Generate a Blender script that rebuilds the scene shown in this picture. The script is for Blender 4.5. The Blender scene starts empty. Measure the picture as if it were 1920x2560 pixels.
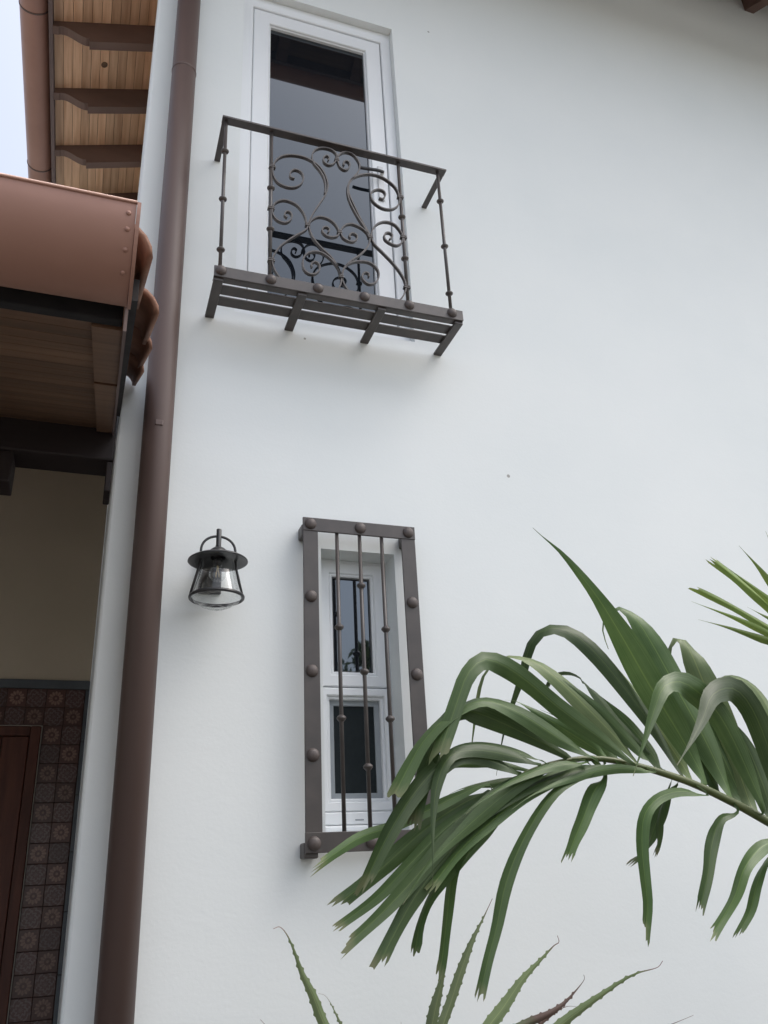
import bpy, bmesh, math, random
from mathutils import Vector, Matrix
R = math.radians
random.seed(7)
scene = bpy.context.scene
col = scene.collection

# ------------------------------------------------------------------ camera
YAW, PITCH, ROLL, FPX = R(20.349), R(24.082), R(-2.937), 2080.0
CAM = Vector((0.0, -3.3, 1.6))
fw = Vector((math.sin(YAW)*math.cos(PITCH), math.cos(YAW)*math.cos(PITCH), math.sin(PITCH)))
r0 = Vector((math.cos(YAW), -math.sin(YAW), 0)); u0 = r0.cross(fw)
rt = math.cos(ROLL)*r0 + math.sin(ROLL)*u0
up = -math.sin(ROLL)*r0 + math.cos(ROLL)*u0
cd = bpy.data.cameras.new('camera'); cam = bpy.data.objects.new('camera', cd); col.objects.link(cam)
m = Matrix((rt, up, -fw)).transposed().to_4x4(); m.translation = CAM
cam.matrix_world = m
cd.sensor_width = 36; cd.lens = FPX/2560*36; cd.clip_start = 0.05; cd.clip_end = 500
scene.camera = cam

# ------------------------------------------------------------------ sky, sun, exposure
SUN_EL, SUN_AZ = R(60), R(103)          # azimuth measured clockwise from +y
w = bpy.data.worlds.new('World'); scene.world = w; w.use_nodes = True
nt = w.node_tree; nt.nodes.clear()
sky = nt.nodes.new('ShaderNodeTexSky'); sky.sky_type = 'NISHITA'; sky.sun_disc = False
sky.sun_elevation = SUN_EL; sky.sun_rotation = SUN_AZ
sky.air_density = 1.0; sky.dust_density = 6.0; sky.ozone_density = 1.0
bw = nt.nodes.new('ShaderNodeHueSaturation'); bw.inputs['Saturation'].default_value = 0.54
bg = nt.nodes.new('ShaderNodeBackground'); bg.inputs['Strength'].default_value = 0.15
wo = nt.nodes.new('ShaderNodeOutputWorld')
nt.links.new(sky.outputs[0], bw.inputs['Color']); nt.links.new(bw.outputs[0], bg.inputs['Color']); nt.links.new(bg.outputs[0], wo.inputs[0])
sd = bpy.data.lights.new('sun', 'SUN'); sd.energy = 0.6; sd.angle = R(36); sd.color = (1.0, 0.99, 0.98)
so = bpy.data.objects.new('sun', sd); col.objects.link(so)
sdir = Vector((math.sin(SUN_AZ)*math.cos(SUN_EL), math.cos(SUN_AZ)*math.cos(SUN_EL), math.sin(SUN_EL)))
so.rotation_euler = sdir.to_track_quat('Z', 'Y').to_euler(); so.location = (0, -6, 12)
scene.view_settings.view_transform = 'Standard'; scene.view_settings.look = 'None'
scene.view_settings.exposure = 1.24; scene.view_settings.gamma = 1.0
scene.view_settings.use_curve_mapping = False

# ------------------------------------------------------------------ helpers
def ray(px, py):
    return fw + rt*((px-960)/FPX) - up*((py-1280)/FPX)
def at(px, py, Y):
    "the point of the plane y = Y that photo pixel (px, py) shows"
    d = ray(px, py); return CAM + d*((Y-CAM.y)/d.y)
def px2m(px, p):
    return px/FPX*((p-CAM).dot(fw))

WLOC = {}
def _link(o, parent, wl):
    col.objects.link(o)
    if parent is not None:
        o.parent = parent; o.location = wl - WLOC[parent.name]
    else:
        o.location = wl
    WLOC[o.name] = wl.copy()
    return o
def tag(o, label=None, cat=None, group=None, kind=None):
    for k, v in (('label', label), ('category', cat), ('group', group), ('kind', kind)):
        if v: o[k] = v
    return o
def thing(name, loc, label, cat, group=None):
    o = bpy.data.objects.new(name, None); o.empty_display_size = 0.1
    _link(o, None, Vector(loc)); return tag(o, label, cat, group)

class MB:
    def __init__(s): s.v = []; s.f = []; s.uv = []; s.sm = []
    def add(s, vs, fs, smooth=False, uvs=None):
        b = len(s.v); s.v += [Vector(v) for v in vs]
        s.uv += uvs if uvs else [(0, 0)]*len(vs)
        for f in fs: s.f.append([b+i for i in f]); s.sm.append(smooth)
        return s
    def box(s, lo, hi, bev=0.0):
        bm = bmesh.new(); bmesh.ops.create_cube(bm, size=1)
        lo = Vector(lo); hi = Vector(hi); c = (lo+hi)/2; d = hi-lo
        for v in bm.verts: v.co = Vector((c.x+v.co.x*d.x, c.y+v.co.y*d.y, c.z+v.co.z*d.z))
        if bev: bmesh.ops.bevel(bm, geom=bm.edges[:], offset=min(bev, min(d)*0.4), segments=2, affect='EDGES', profile=0.5)
        bm.verts.index_update()
        s.add([v.co.copy() for v in bm.verts], [[v.index for v in f.verts] for f in bm.faces]); bm.free(); return s
    def ring(s, x0, x1, z0, z1, wx, wz, y0, y1, bev=0.003):
        return s.ring2(x0, x1, z0, z1, x0+wx, x1-wx, z0+wz, z1-wz, y0, y1, bev)
    def ring2(s, x0, x1, z0, z1, a0, a1, c0, c1, y0, y1, bev=0.003):
        "rectangular frame in the x-z plane with eased edges: outer rectangle, inner rectangle"
        e = bev; L = []
        for (p0, p1, q0, q1, y) in ((x0, x1, z0, z1, y1), (x0, x1, z0, z1, y0+e), (x0+e, x1-e, z0+e, z1-e, y0), (a0-e, a1+e, c0-e, c1+e, y0), (a0, a1, c0, c1, y0+e), (a0, a1, c0, c1, y1)):
            L += [(p0, y, q0), (p1, y, q0), (p1, y, q1), (p0, y, q1)]
        n = 6; f = []
        for i in range(n):
            for k in range(4):
                f.append([i*4+k, i*4+(k+1) % 4, ((i+1) % n)*4+(k+1) % 4, ((i+1) % n)*4+k])
        return s.add(L, f)
    def sweep(s, pts, prof, side=None, smooth=True, caps=True, closed=True, scale=None):
        "sweep a closed 2D profile [(a,b)] along pts; a along 'side', b along the other normal"
        n = len(pts); k = len(prof); vs = []
        pts = [Vector(p) for p in pts]; ref = None
        for i, p in enumerate(pts):
            t = (pts[min(i+1, n-1)]-pts[max(i-1, 0)]).normalized()
            if side is not None: a = (side - t*side.dot(t)).normalized()
            else:
                if ref is None:
                    ref = Vector((0, 0, 1)) if abs(t.z) < 0.9 else Vector((0, 1, 0))
                a = (ref - t*ref.dot(t)).normalized(); ref = a
            b = t.cross(a); sc = scale[i] if scale else 1.0
            for (pa, pb) in prof: vs.append(p + a*pa*sc + b*pb*sc)
        fs = []
        kk = k if closed else k-1
        for i in range(n-1):
            for j in range(kk):
                j2 = (j+1) % k
                fs.append([i*k+j, i*k+j2, (i+1)*k+j2, (i+1)*k+j])
        if caps and closed:
            fs.append(list(range(k))[::-1]); fs.append([(n-1)*k+j for j in range(k)])
        return s.add(vs, fs, smooth)
    def tube(s, pts, r, seg=10, scale=None, smooth=True):
        return s.sweep(pts, [(r*math.cos(2*math.pi*i/seg), r*math.sin(2*math.pi*i/seg)) for i in range(seg)], scale=scale, smooth=smooth)
    def lathe(s, prof, c, seg=24, axis='z', smooth=True, close=False):
        c = Vector(c); vs = []; k = len(prof)
        for i in range(seg):
            a = 2*math.pi*i/seg
            for (r, h) in prof:
                if axis == 'z': vs.append(c+Vector((r*math.cos(a), r*math.sin(a), h)))
                elif axis == 'y': vs.append(c+Vector((r*math.cos(a), h, r*math.sin(a))))
                else: vs.append(c+Vector((h, r*math.cos(a), r*math.sin(a))))
        fs = []
        for i in range(seg):
            for j in range(k-1):
                fs.append([i*k+j, ((i+1) % seg)*k+j, ((i+1) % seg)*k+j+1, i*k+j+1])
        return s.add(vs, fs, smooth)
    def prism(s, poly, axis, a0, a1, smooth=False):
        "poly 2D; axis 'y' -> (x,z), axis 'x' -> (y,z)"
        n = len(poly); vs = []
        for a in (a0, a1):
            for (p, q) in poly: vs.append((p, a, q) if axis == 'y' else (a, p, q))
        fs = [list(range(n)), [n+i for i in range(n)][::-1]] + [[i, n+i, n+(i+1) % n, (i+1) % n] for i in range(n)]
        return s.add(vs, fs, smooth)
    def mesh(s, name, mat, origin=None):
        if origin is None:
            lo = Vector((min(v[i] for v in s.v) for i in range(3))); hi = Vector((max(v[i] for v in s.v) for i in range(3)))
            origin = (lo+hi)/2
        me = bpy.data.meshes.new(name)
        me.from_pydata([v-origin for v in s.v], [], s.f)
        me.polygons.foreach_set('use_smooth', s.sm)
        ul = me.uv_layers.new(name='UVMap')
        for l in me.loops: ul.data[l.index].uv = s.uv[l.vertex_index]
        me.materials.append(mat); me.update()
        bm = bmesh.new(); bm.from_mesh(me); bmesh.ops.recalc_face_normals(bm, faces=bm.faces[:]); bm.to_mesh(me); bm.free()
        return me, origin
    def build(s, name, mat, parent=None, origin=None, flip=None):
        me, o = s.mesh(name, mat, origin)
        ob = bpy.data.objects.new(name, me)
        return _link(ob, parent, o)
def inst(me, name, loc, parent, rot=None):
    ob = bpy.data.objects.new(name, me)
    _link(ob, parent, Vector(loc))
    if rot: ob.rotation_euler = rot
    return ob
def cr(pts, n=8):
    "Catmull-Rom through pts"
    P = [Vector(p) for p in pts]; P = [P[0]*2-P[1]] + P + [P[-1]*2-P[-2]]; out = []
    for i in range(1, len(P)-2):
        for j in range(n):
            t = j/n; a, b, c, d = P[i-1], P[i], P[i+1], P[i+2]
            out.append(0.5*((2*b)+(c-a)*t+(2*a-5*b+4*c-d)*t*t+(3*b-a-3*c+d)*t**3))
    out.append(P[-2]); return out
def resample(pts, n):
    L = [0]
    for a, b in zip(pts, pts[1:]): L.append(L[-1]+(b-a).length)
    out = []; j = 0
    for i in range(n):
        d = L[-1]*i/(n-1)
        while j < len(L)-2 and L[j+1] < d: j += 1
        t = (d-L[j])/max(1e-9, L[j+1]-L[j]); out.append(pts[j].lerp(pts[j+1], min(1, max(0, t))))
    return out

# ------------------------------------------------------------------ materials
def mat(name, base, rough=0.5, spec=0.5, metal=0.0):
    m = bpy.data.materials.new(name); m.use_nodes = True; N = m.node_tree.nodes; b = N['Principled BSDF']
    b.inputs['Base Color'].default_value = (*base, 1); b.inputs['Roughness'].default_value = rough
    b.inputs['Specular IOR Level'].default_value = spec; b.inputs['Metallic'].default_value = metal
    return m, m.node_tree, b
def nodes(nt, kind, **kw):
    n = nt.nodes.new(kind)
    for k, v in kw.items():
        if hasattr(n, k): setattr(n, k, v)
        else: n.inputs[k].default_value = v
    return n
def noisy(name, c1, c2, scale, rough=0.5, spec=0.5, bump=0.0, bscale=None, detail=6, stretch=(1, 1, 1), rand=0.0, metal=0.0, bdist=0.01):
    m, nt, b = mat(name, c1, rough, spec, metal)
    tc = nodes(nt, 'ShaderNodeTexCoord'); mp = nodes(nt, 'ShaderNodeMapping'); mp.inputs['Scale'].default_value = stretch
    nt.links.new(tc.outputs['Object'], mp.inputs['Vector'])
    src = mp.outputs[0]
    if rand:
        oi = nodes(nt, 'ShaderNodeObjectInfo'); ad = nodes(nt, 'ShaderNodeVectorMath', operation='ADD')
        mu = nodes(nt, 'ShaderNodeVectorMath', operation='SCALE'); cb = nodes(nt, 'ShaderNodeCombineXYZ')
        for k in range(3): nt.links.new(oi.outputs['Random'], cb.inputs[k])
        nt.links.new(cb.outputs[0], mu.inputs[0]); mu.inputs['Scale'].default_value = 37.0
        nt.links.new(src, ad.inputs[0]); nt.links.new(mu.outputs[0], ad.inputs[1]); src = ad.outputs[0]
    nz = nodes(nt, 'ShaderNodeTexNoise'); nz.inputs['Scale'].default_value = scale; nz.inputs['Detail'].default_value = detail
    nt.links.new(src, nz.inputs['Vector'])
    rp = nodes(nt, 'ShaderNodeValToRGB'); rp.color_ramp.elements[0].position = 0.3; rp.color_ramp.elements[1].position = 0.7
    rp.color_ramp.elements[0].color = (*c1, 1); rp.color_ramp.elements[1].color = (*c2, 1)
    nt.links.new(nz.outputs['Fac'], rp.inputs[0]); out = rp.outputs[0]
    if rand:
        hs = nodes(nt, 'ShaderNodeHueSaturation'); mr = nodes(nt, 'ShaderNodeMapRange')
        mr.inputs['To Min'].default_value = 1-rand; mr.inputs['To Max'].default_value = 1+rand
        nt.links.new(oi.outputs['Random'], mr.inputs['Value']); nt.links.new(mr.outputs[0], hs.inputs['Value']); nt.links.new(out, hs.inputs['Color']); out = hs.outputs[0]
    nt.links.new(out, b.inputs['Base Color'])
    if bump:
        n2 = nodes(nt, 'ShaderNodeTexNoise'); n2.inputs['Scale'].default_value = bscale or scale*4; n2.inputs['Detail'].default_value = 5
        nt.links.new(src, n2.inputs['Vector'])
        bp = nodes(nt, 'ShaderNodeBump'); bp.inputs['Strength'].default_value = bump; bp.inputs['Distance'].default_value = bdist
        nt.links.new(n2.outputs['Fac'], bp.inputs['Height']); nt.links.new(bp.outputs[0], b.inputs['Normal'])
    return m

M = {}
M['plaster'] = noisy('white plaster', (0.738, 0.773, 0.770), (0.775, 0.803, 0.796), 1.3, 0.75, 0.25, 0.10, 95, bdist=0.004)
def specks(m):
    nt = m.node_tree; b = nt.nodes['Principled BSDF']; src = b.inputs['Base Color'].links[0].from_socket
    tc = nodes(nt, 'ShaderNodeTexCoord'); v = nodes(nt, 'ShaderNodeTexVoronoi'); v.inputs['Scale'].default_value = 2.3; nt.links.new(tc.outputs['Object'], v.inputs['Vector'])
    lt = nodes(nt, 'ShaderNodeMath', operation='LESS_THAN'); lt.inputs[1].default_value = 0.022; nt.links.new(v.outputs['Distance'], lt.inputs[0])
    mx = nodes(nt, 'ShaderNodeMix', data_type='RGBA'); nt.links.new(lt.outputs[0], mx.inputs[0]); nt.links.new(src, mx.inputs[6]); mx.inputs[7].default_value = (0.36, 0.36, 0.34, 1); nt.links.new(mx.outputs[2], b.inputs['Base Color'])
specks(M['plaster'])
def trowel(m):
    nt = m.node_tree; b = nt.nodes['Principled BSDF']; src = b.inputs['Normal'].links[0].from_socket
    tc = nodes(nt, 'ShaderNodeTexCoord'); n = nodes(nt, 'ShaderNodeTexNoise'); n.inputs['Scale'].default_value = 5.0; n.inputs['Detail'].default_value = 3; n.inputs['Distortion'].default_value = 1.2
    mp = nodes(nt, 'ShaderNodeMapping'); mp.inputs['Scale'].default_value = (.7, 1, 1.5); nt.links.new(tc.outputs['Object'], mp.inputs[0]); nt.links.new(mp.outputs[0], n.inputs['Vector'])
    bp = nodes(nt, 'ShaderNodeBump'); bp.inputs['Strength'].default_value = 0.06; bp.inputs['Distance'].default_value = 0.012
    nt.links.new(n.outputs['Fac'], bp.inputs['Height']); nt.links.new(src, bp.inputs['Normal']); nt.links.new(bp.outputs[0], b.inputs['Normal'])
trowel(M['plaster'])
M['beige'] = noisy('beige plaster', (0.50, 0.435, 0.335), (0.56, 0.485, 0.38), 1.5, 0.8, 0.2, 0.1, 50)
M['iron'] = noisy('bronze painted iron', (0.042, 0.036, 0.034), (0.068, 0.057, 0.052), 9, 0.42, 0.6, 0.12, 60, bdist=0.002)
M['rivet'] = noisy('brown rivet', (0.062, 0.050, 0.046), (0.085, 0.067, 0.061), 25, 0.5, 0.5, 0.1, 90, bdist=0.002)
M['lampmetal'] = noisy('black lamp metal', (0.022, 0.023, 0.025), (0.035, 0.035, 0.037), 25, 0.36, 0.5, 0.05, 150)
M['pipe'] = noisy('brown pipe paint', (0.084, 0.054, 0.046), (0.106, 0.069, 0.059), 3, 0.5, 0.5, 0.03, 20, stretch=(1, 1, .2))
M['gutter'] = noisy('terracotta gutter paint', (0.315, 0.168, 0.126), (0.37, 0.204, 0.156), 3.5, 0.44, 0.45, 0.10, 3.5, bdist=0.02)
M['fascia'] = noisy('brown fascia', (0.13, 0.095, 0.09), (0.17, 0.125, 0.118), 4, 0.6, 0.3, stretch=(1, .2, 1))
M['rafter'] = noisy('stained rafter', (0.115, 0.070, 0.055), (0.16, 0.098, 0.078), 5, 0.55, 0.35, 0.1, 30, stretch=(.3, 1, 1), rand=.1)
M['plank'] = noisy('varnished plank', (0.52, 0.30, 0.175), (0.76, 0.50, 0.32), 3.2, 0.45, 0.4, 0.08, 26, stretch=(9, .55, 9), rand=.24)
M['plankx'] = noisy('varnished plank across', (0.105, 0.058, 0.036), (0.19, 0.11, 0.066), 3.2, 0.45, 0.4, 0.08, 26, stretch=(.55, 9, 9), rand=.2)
M['knot'] = noisy('plank knot', (0.10, 0.055, 0.03), (0.16, 0.09, 0.05), 30, 0.5, 0.4)
M['beam'] = noisy('dark beam', (0.022, 0.017, 0.018), (0.036, 0.027, 0.026), 4, 0.55, 0.35, 0.1, 30, stretch=(.2, 2, 2))
M['clay'] = noisy('clay roof tile', (0.22, 0.115, 0.078), (0.32, 0.175, 0.12), 9, 0.7, 0.3, 0.25, 60, rand=.15)
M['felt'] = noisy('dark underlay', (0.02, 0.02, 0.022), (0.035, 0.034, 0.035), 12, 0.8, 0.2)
M['pvc'] = noisy('white window frame', (0.76, 0.79, 0.81), (0.79, 0.81, 0.825), 3, 0.32, 0.5)
M['gasket'] = noisy('grey gasket', (0.10, 0.105, 0.11), (0.14, 0.145, 0.15), 9, 0.6, 0.3)
M['handle'] = noisy('door handle metal', (0.62, 0.63, 0.64), (0.70, 0.71, 0.71), 12, 0.28, 0.5)
M['darkmetal'] = noisy('dark lever', (0.03, 0.03, 0.034), (0.045, 0.045, 0.05), 12, 0.35, 0.5)
M['doorwood'] = noisy('dark red door wood', (0.065, 0.022, 0.014), (0.12, 0.042, 0.026), 4, 0.5, 0.35, 0.1, 30, stretch=(9, 9, .6), rand=.12)
M['border'] = noisy('slate blue border tile', (0.075, 0.088, 0.10), (0.11, 0.125, 0.14), 6, 0.4, 0.45, rand=.08)
M['grout'] = noisy('brown grout', (0.065, 0.040, 0.034), (0.09, 0.055, 0.047), 30, 0.8, 0.2)
M['trim'] = noisy('pale trim', (0.38, 0.35, 0.31), (0.45, 0.41, 0.36), 10, 0.5, 0.4)
M['screen'] = noisy('insect screen', (0.020, 0.025, 0.027), (0.024, 0.03, 0.032), 40, 0.85, 0.1)
M['screenframe'] = noisy('grey screen frame', (0.28, 0.31, 0.33), (0.32, 0.35, 0.37), 10, 0.5, 0.4)
M['ground'] = noisy('pale bounce ground', (0.20, 0.205, 0.19), (0.29, 0.29, 0.27), 1.2, 0.9, 0.1, 0.4, 30)  # unseen ground, tone chosen for the light it bounces up to the eaves
M['darkbed'] = noisy('low bounce bed', (0.035, 0.028, 0.020), (0.075, 0.060, 0.042), 9, 0.95, 0.1, 0.6, 40)  # for the added bed: dark to hold back bounced light
M['paving'] = noisy('low bounce paving', (0.075, 0.068, 0.063), (0.12, 0.107, 0.098), 2.5, 0.8, 0.2, 0.1, 40)  # dark tone, set to weaken bounce onto the porch gutter
M['bark'] = noisy('palm bark', (0.18, 0.15, 0.12), (0.28, 0.24, 0.19), 8, 0.85, 0.2, 0.5, 30, stretch=(1, 1, 3))

def pane_mat(name, tint, ior, rough):
    m, nt, b = mat(name, tint, rough, 0.5); b.inputs['IOR'].default_value = ior; b.inputs['Specular Tint'].default_value = (0.80, 0.90, 1.0, 1); return m
M['windowpane'] = pane_mat('grey coated glass', (0.012, 0.014, 0.017), 2.15, 0.02)
M['pane'] = pane_mat('reflective dark glass', (0.006, 0.008, 0.011), 1.82, 0.015)
def clear_glass():
    m = bpy.data.materials.new('clear glass'); m.use_nodes = True; nt = m.node_tree; nt.nodes.clear()
    o = nt.nodes.new('ShaderNodeOutputMaterial'); mx = nt.nodes.new('ShaderNodeMixShader'); tr = nt.nodes.new('ShaderNodeBsdfTransparent')
    gl = nt.nodes.new('ShaderNodeBsdfGlossy'); gl.inputs['Roughness'].default_value = 0.03; fw_ = nt.nodes.new('ShaderNodeLayerWeight'); fw_.inputs[0].default_value = .5; pw_ = nt.nodes.new('ShaderNodeMath'); pw_.operation = 'POWER'; pw_.inputs[1].default_value = 3.0; nt.links.new(fw_.outputs['Facing'], pw_.inputs[0]); fr = nt.nodes.new('ShaderNodeMath'); fr.operation = 'MULTIPLY_ADD'; fr.inputs[1].default_value = .75; fr.inputs[2].default_value = .05; nt.links.new(pw_.outputs[0], fr.inputs[0])
    tr.inputs[0].default_value = (0.96, 0.97, 0.97, 1)
    nt.links.new(fr.outputs[0], mx.inputs[0]); nt.links.new(tr.outputs[0], mx.inputs[1]); nt.links.new(gl.outputs[0], mx.inputs[2]); nt.links.new(mx.outputs[0], o.inputs[0]); return m
M['glass'] = clear_glass()

def leaf_mat(name, c_lo, c_hi, c_tip, tip_at=0.9, rough=0.47, trans=0.22, veins=26.0):
    m, nt, b = mat(name, c_lo, rough, 0.32)
    uv = nodes(nt, 'ShaderNodeUVMap'); sp = nodes(nt, 'ShaderNodeSeparateXYZ'); nt.links.new(uv.outputs[0], sp.inputs[0])
    oi = nodes(nt, 'ShaderNodeObjectInfo'); tc = nodes(nt, 'ShaderNodeTexCoord')
    mp = nodes(nt, 'ShaderNodeMapping'); mp.inputs['Scale'].default_value = (veins, 1.3, 1)
    nt.links.new(uv.outputs[0], mp.inputs['Vector'])
    nz = nodes(nt, 'ShaderNodeTexNoise'); nz.noise_dimensions = '4D'; nz.inputs['Scale'].default_value = 1.0; nz.inputs['Detail'].default_value = 3
    ml = nodes(nt, 'ShaderNodeMath', operation='MULTIPLY'); ml.inputs[1].default_value = 50; nt.links.new(oi.outputs['Random'], ml.inputs[0]); nt.links.new(ml.outputs[0], nz.inputs['W'])
    nt.links.new(mp.outputs[0], nz.inputs['Vector'])
    n2 = nodes(nt, 'ShaderNodeTexNoise'); n2.inputs['Scale'].default_value = 9; n2.inputs['Detail'].default_value = 4; nt.links.new(tc.outputs['Object'], n2.inputs['Vector'])
    av = nodes(nt, 'ShaderNodeMath', operation='ADD'); nt.links.new(nz.outputs['Fac'], av.inputs[0]); nt.links.new(n2.outputs['Fac'], av.inputs[1])
    hf = nodes(nt, 'ShaderNodeMapRange'); hf.inputs['From Min'].default_value = 0.7; hf.inputs['From Max'].default_value = 1.3; nt.links.new(av.outputs[0], hf.inputs['Value'])
    mx = nodes(nt, 'ShaderNodeMix', data_type='RGBA'); mx.inputs[6].default_value = (*c_lo, 1); mx.inputs[7].default_value = (*c_hi, 1); nt.links.new(hf.outputs[0], mx.inputs[0])
    # pale midrib
    ab = nodes(nt, 'ShaderNodeMath', operation='SUBTRACT'); ab.inputs[1].default_value = 0.5; nt.links.new(sp.outputs[0], ab.inputs[0])
    aa = nodes(nt, 'ShaderNodeMath', operation='ABSOLUTE'); nt.links.new(ab.outputs[0], aa.inputs[0])
    mr = nodes(nt, 'ShaderNodeMapRange'); mr.inputs['From Min'].default_value = 0.012; mr.inputs['From Max'].default_value = 0.035; mr.inputs['To Min'].default_value = 0.55; mr.inputs['To Max'].default_value = 0.0
    nt.links.new(aa.outputs[0], mr.inputs['Value'])
    m2 = nodes(nt, 'ShaderNodeMix', data_type='RGBA'); m2.inputs[7].default_value = (c_hi[0]*1.7, c_hi[1]*1.55, c_hi[2]*1.3, 1); nt.links.new(mr.outputs[0], m2.inputs[0]); nt.links.new(mx.outputs[2], m2.inputs[6])
    # dry tip, frayed by noise
    tp = nodes(nt, 'ShaderNodeMath', operation='MULTIPLY_ADD'); tp.inputs[1].default_value = 0.16; nt.links.new(n2.outputs['Fac'], tp.inputs[0]); nt.links.new(sp.outputs[1], tp.inputs[2])
    tm = nodes(nt, 'ShaderNodeMapRange'); tm.inputs['From Min'].default_value = tip_at+0.08; tm.inputs['From Max'].default_value = tip_at+0.15; nt.links.new(tp.outputs[0], tm.inputs['Value'])
    m3 = nodes(nt, 'ShaderNodeMix', data_type='RGBA'); m3.inputs[7].default_value = (*c_tip, 1); nt.links.new(tm.outputs[0], m3.inputs[0]); nt.links.new(m2.outputs[2], m3.inputs[6])
    hs = nodes(nt, 'ShaderNodeHueSaturation'); rr = nodes(nt, 'ShaderNodeMapRange'); rr.inputs['To Min'].default_value = 0.62; rr.inputs['To Max'].default_value = 1.38
    nt.links.new(oi.outputs['Random'], rr.inputs['Value']); nt.links.new(rr.outputs[0], hs.inputs['Value']); nt.links.new(m3.outputs[2], hs.inputs['Color'])
    nt.links.new(hs.outputs[0], b.inputs['Base Color'])
    bp = nodes(nt, 'ShaderNodeBump'); bp.inputs['Strength'].default_value = 0.25; bp.inputs['Distance'].default_value = 0.002; nt.links.new(nz.outputs['Fac'], bp.inputs['Height']); nt.links.new(bp.outputs[0], b.inputs['Normal'])
    t = nodes(nt, 'ShaderNodeBsdfTranslucent'); ms = nodes(nt, 'ShaderNodeMixShader'); ms.inputs[0].default_value = trans
    h2 = nodes(nt, 'ShaderNodeHueSaturation'); h2.inputs['Value'].default_value = 1.6; h2.inputs['Hue'].default_value = 0.485; nt.links.new(hs.outputs[0], h2.inputs['Color']); nt.links.new(h2.outputs[0], t.inputs[0])
    out = nt.nodes['Material Output']; nt.links.new(b.outputs[0], ms.inputs[1]); nt.links.new(t.outputs[0], ms.inputs[2]); nt.links.new(ms.outputs[0], out.inputs[0])
    return m
M['leaf'] = leaf_mat('palm leaflet', (0.034, 0.068, 0.020), (0.066, 0.112, 0.036), (0.17, 0.175, 0.095), 0.955)
M['leafpale'] = leaf_mat('pale palm leaflet', (0.085, 0.125, 0.050), (0.13, 0.17, 0.075), (0.22, 0.2, 0.1), 0.95)
M['leafyoung'] = leaf_mat('young palm leaflet', (0.105, 0.165, 0.035), (0.15, 0.22, 0.055), (0.2, 0.2, 0.08), 0.96, trans=0.3)
M['bleaf'] = leaf_mat('bromeliad leaf', (0.115, 0.155, 0.072), (0.165, 0.21, 0.105), (0.16, 0.085, 0.07), 0.90, trans=0.12)
M['bleafred'] = leaf_mat('reddened bromeliad leaf', (0.10, 0.125, 0.065), (0.135, 0.16, 0.09), (0.115, 0.075, 0.062), 0.62, trans=0.12)
M['rachis'] = noisy('frond stalk', (0.055, 0.075, 0.022), (0.10, 0.12, 0.04), 6, 0.45, 0.4, 0.1, 40)
M['treeleaf'] = leaf_mat('tree leaf', (0.03, 0.05, 0.018), (0.06, 0.09, 0.03), (0.07, 0.09, 0.03), 1.2)

def tile_mat(name, kind):
    m, nt, b = mat(name, (0.2, 0.1, 0.08), 0.32, 0.5)
    tc = nodes(nt, 'ShaderNodeTexCoord'); sp = nodes(nt, 'ShaderNodeSeparateXYZ'); nt.links.new(tc.outputs['Object'], sp.inputs[0])
    def mt(op, a, c=None):
        n = nodes(nt, 'ShaderNodeMath', operation=op)
        for i, q in enumerate((a, c)):
            if q is None: continue
            if isinstance(q, (int, float)): n.inputs[i].default_value = q
            else: nt.links.new(q, n.inputs[i])
        return n.outputs[0]
    x = mt('DIVIDE', sp.outputs[0], 0.05); z = mt('DIVIDE', sp.outputs[2], 0.05)
    rr = mt('SQRT', mt('ADD', mt('MULTIPLY', x, x), mt('MULTIPLY', z, z))); th = mt('ARCTAN2', z, x)
    if kind == 'flower':
        pet = mt('ADD', mt('MULTIPLY', mt('COSINE', mt('MULTIPLY', th, 12)), 0.5), 0.5)
        ring = mt('MULTIPLY', mt('GREATER_THAN', rr, 0.36), mt('LESS_THAN', rr, mt('ADD', mt('MULTIPLY', pet, 0.14), 0.70)))
        fac = mt('ADD', mt('MULTIPLY', ring, mt('ADD', mt('MULTIPLY', pet, 0.55), 0.45)), mt('MULTIPLY', mt('LESS_THAN', rr, 0.14), 0.7))
        cA, cB = (0.088, 0.042, 0.034), (0.26, 0.165, 0.13)
    else:
        a = mt('COSINE', mt('MULTIPLY', rr, 15)); c = mt('COSINE', mt('ADD', mt('MULTIPLY', th, 8), mt('MULTIPLY', rr, 5)))
        d = mt('COSINE', mt('MULTIPLY', mt('ADD', mt('ABSOLUTE', x), mt('ABSOLUTE', z)), 9))
        s = mt('ADD', mt('MULTIPLY', a, c), mt('MULTIPLY', d, 0.45))
        fac = mt('MULTIPLY', mt('GREATER_THAN', s, 0.12), mt('LESS_THAN', rr, 1.12)); fac = mt('MULTIPLY', fac, 0.8)
        cA, cB = (0.086, 0.044, 0.037), (0.16, 0.125, 0.125)
    nz = nodes(nt, 'ShaderNodeTexNoise'); nz.inputs['Scale'].default_value = 60; nt.links.new(tc.outputs['Object'], nz.inputs['Vector'])
    fac = mt('MULTIPLY', fac, mt('ADD', nz.outputs['Fac'], 0.35))
    mx = nodes(nt, 'ShaderNodeMix', data_type='RGBA'); mx.inputs[6].default_value = (*cA, 1); mx.inputs[7].default_value = (*cB, 1); nt.links.new(fac, mx.inputs[0])
    oi = nodes(nt, 'ShaderNodeObjectInfo'); hs = nodes(nt, 'ShaderNodeHueSaturation'); mr = nodes(nt, 'ShaderNodeMapRange'); mr.inputs['To Min'].default_value = .8; mr.inputs['To Max'].default_value = 1.2
    nt.links.new(oi.outputs['Random'], mr.inputs['Value']); nt.links.new(mr.outputs[0], hs.inputs['Value']); nt.links.new(mx.outputs[2], hs.inputs['Color'])
    nt.links.new(hs.outputs[0], b.inputs['Base Color']); return m
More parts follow.
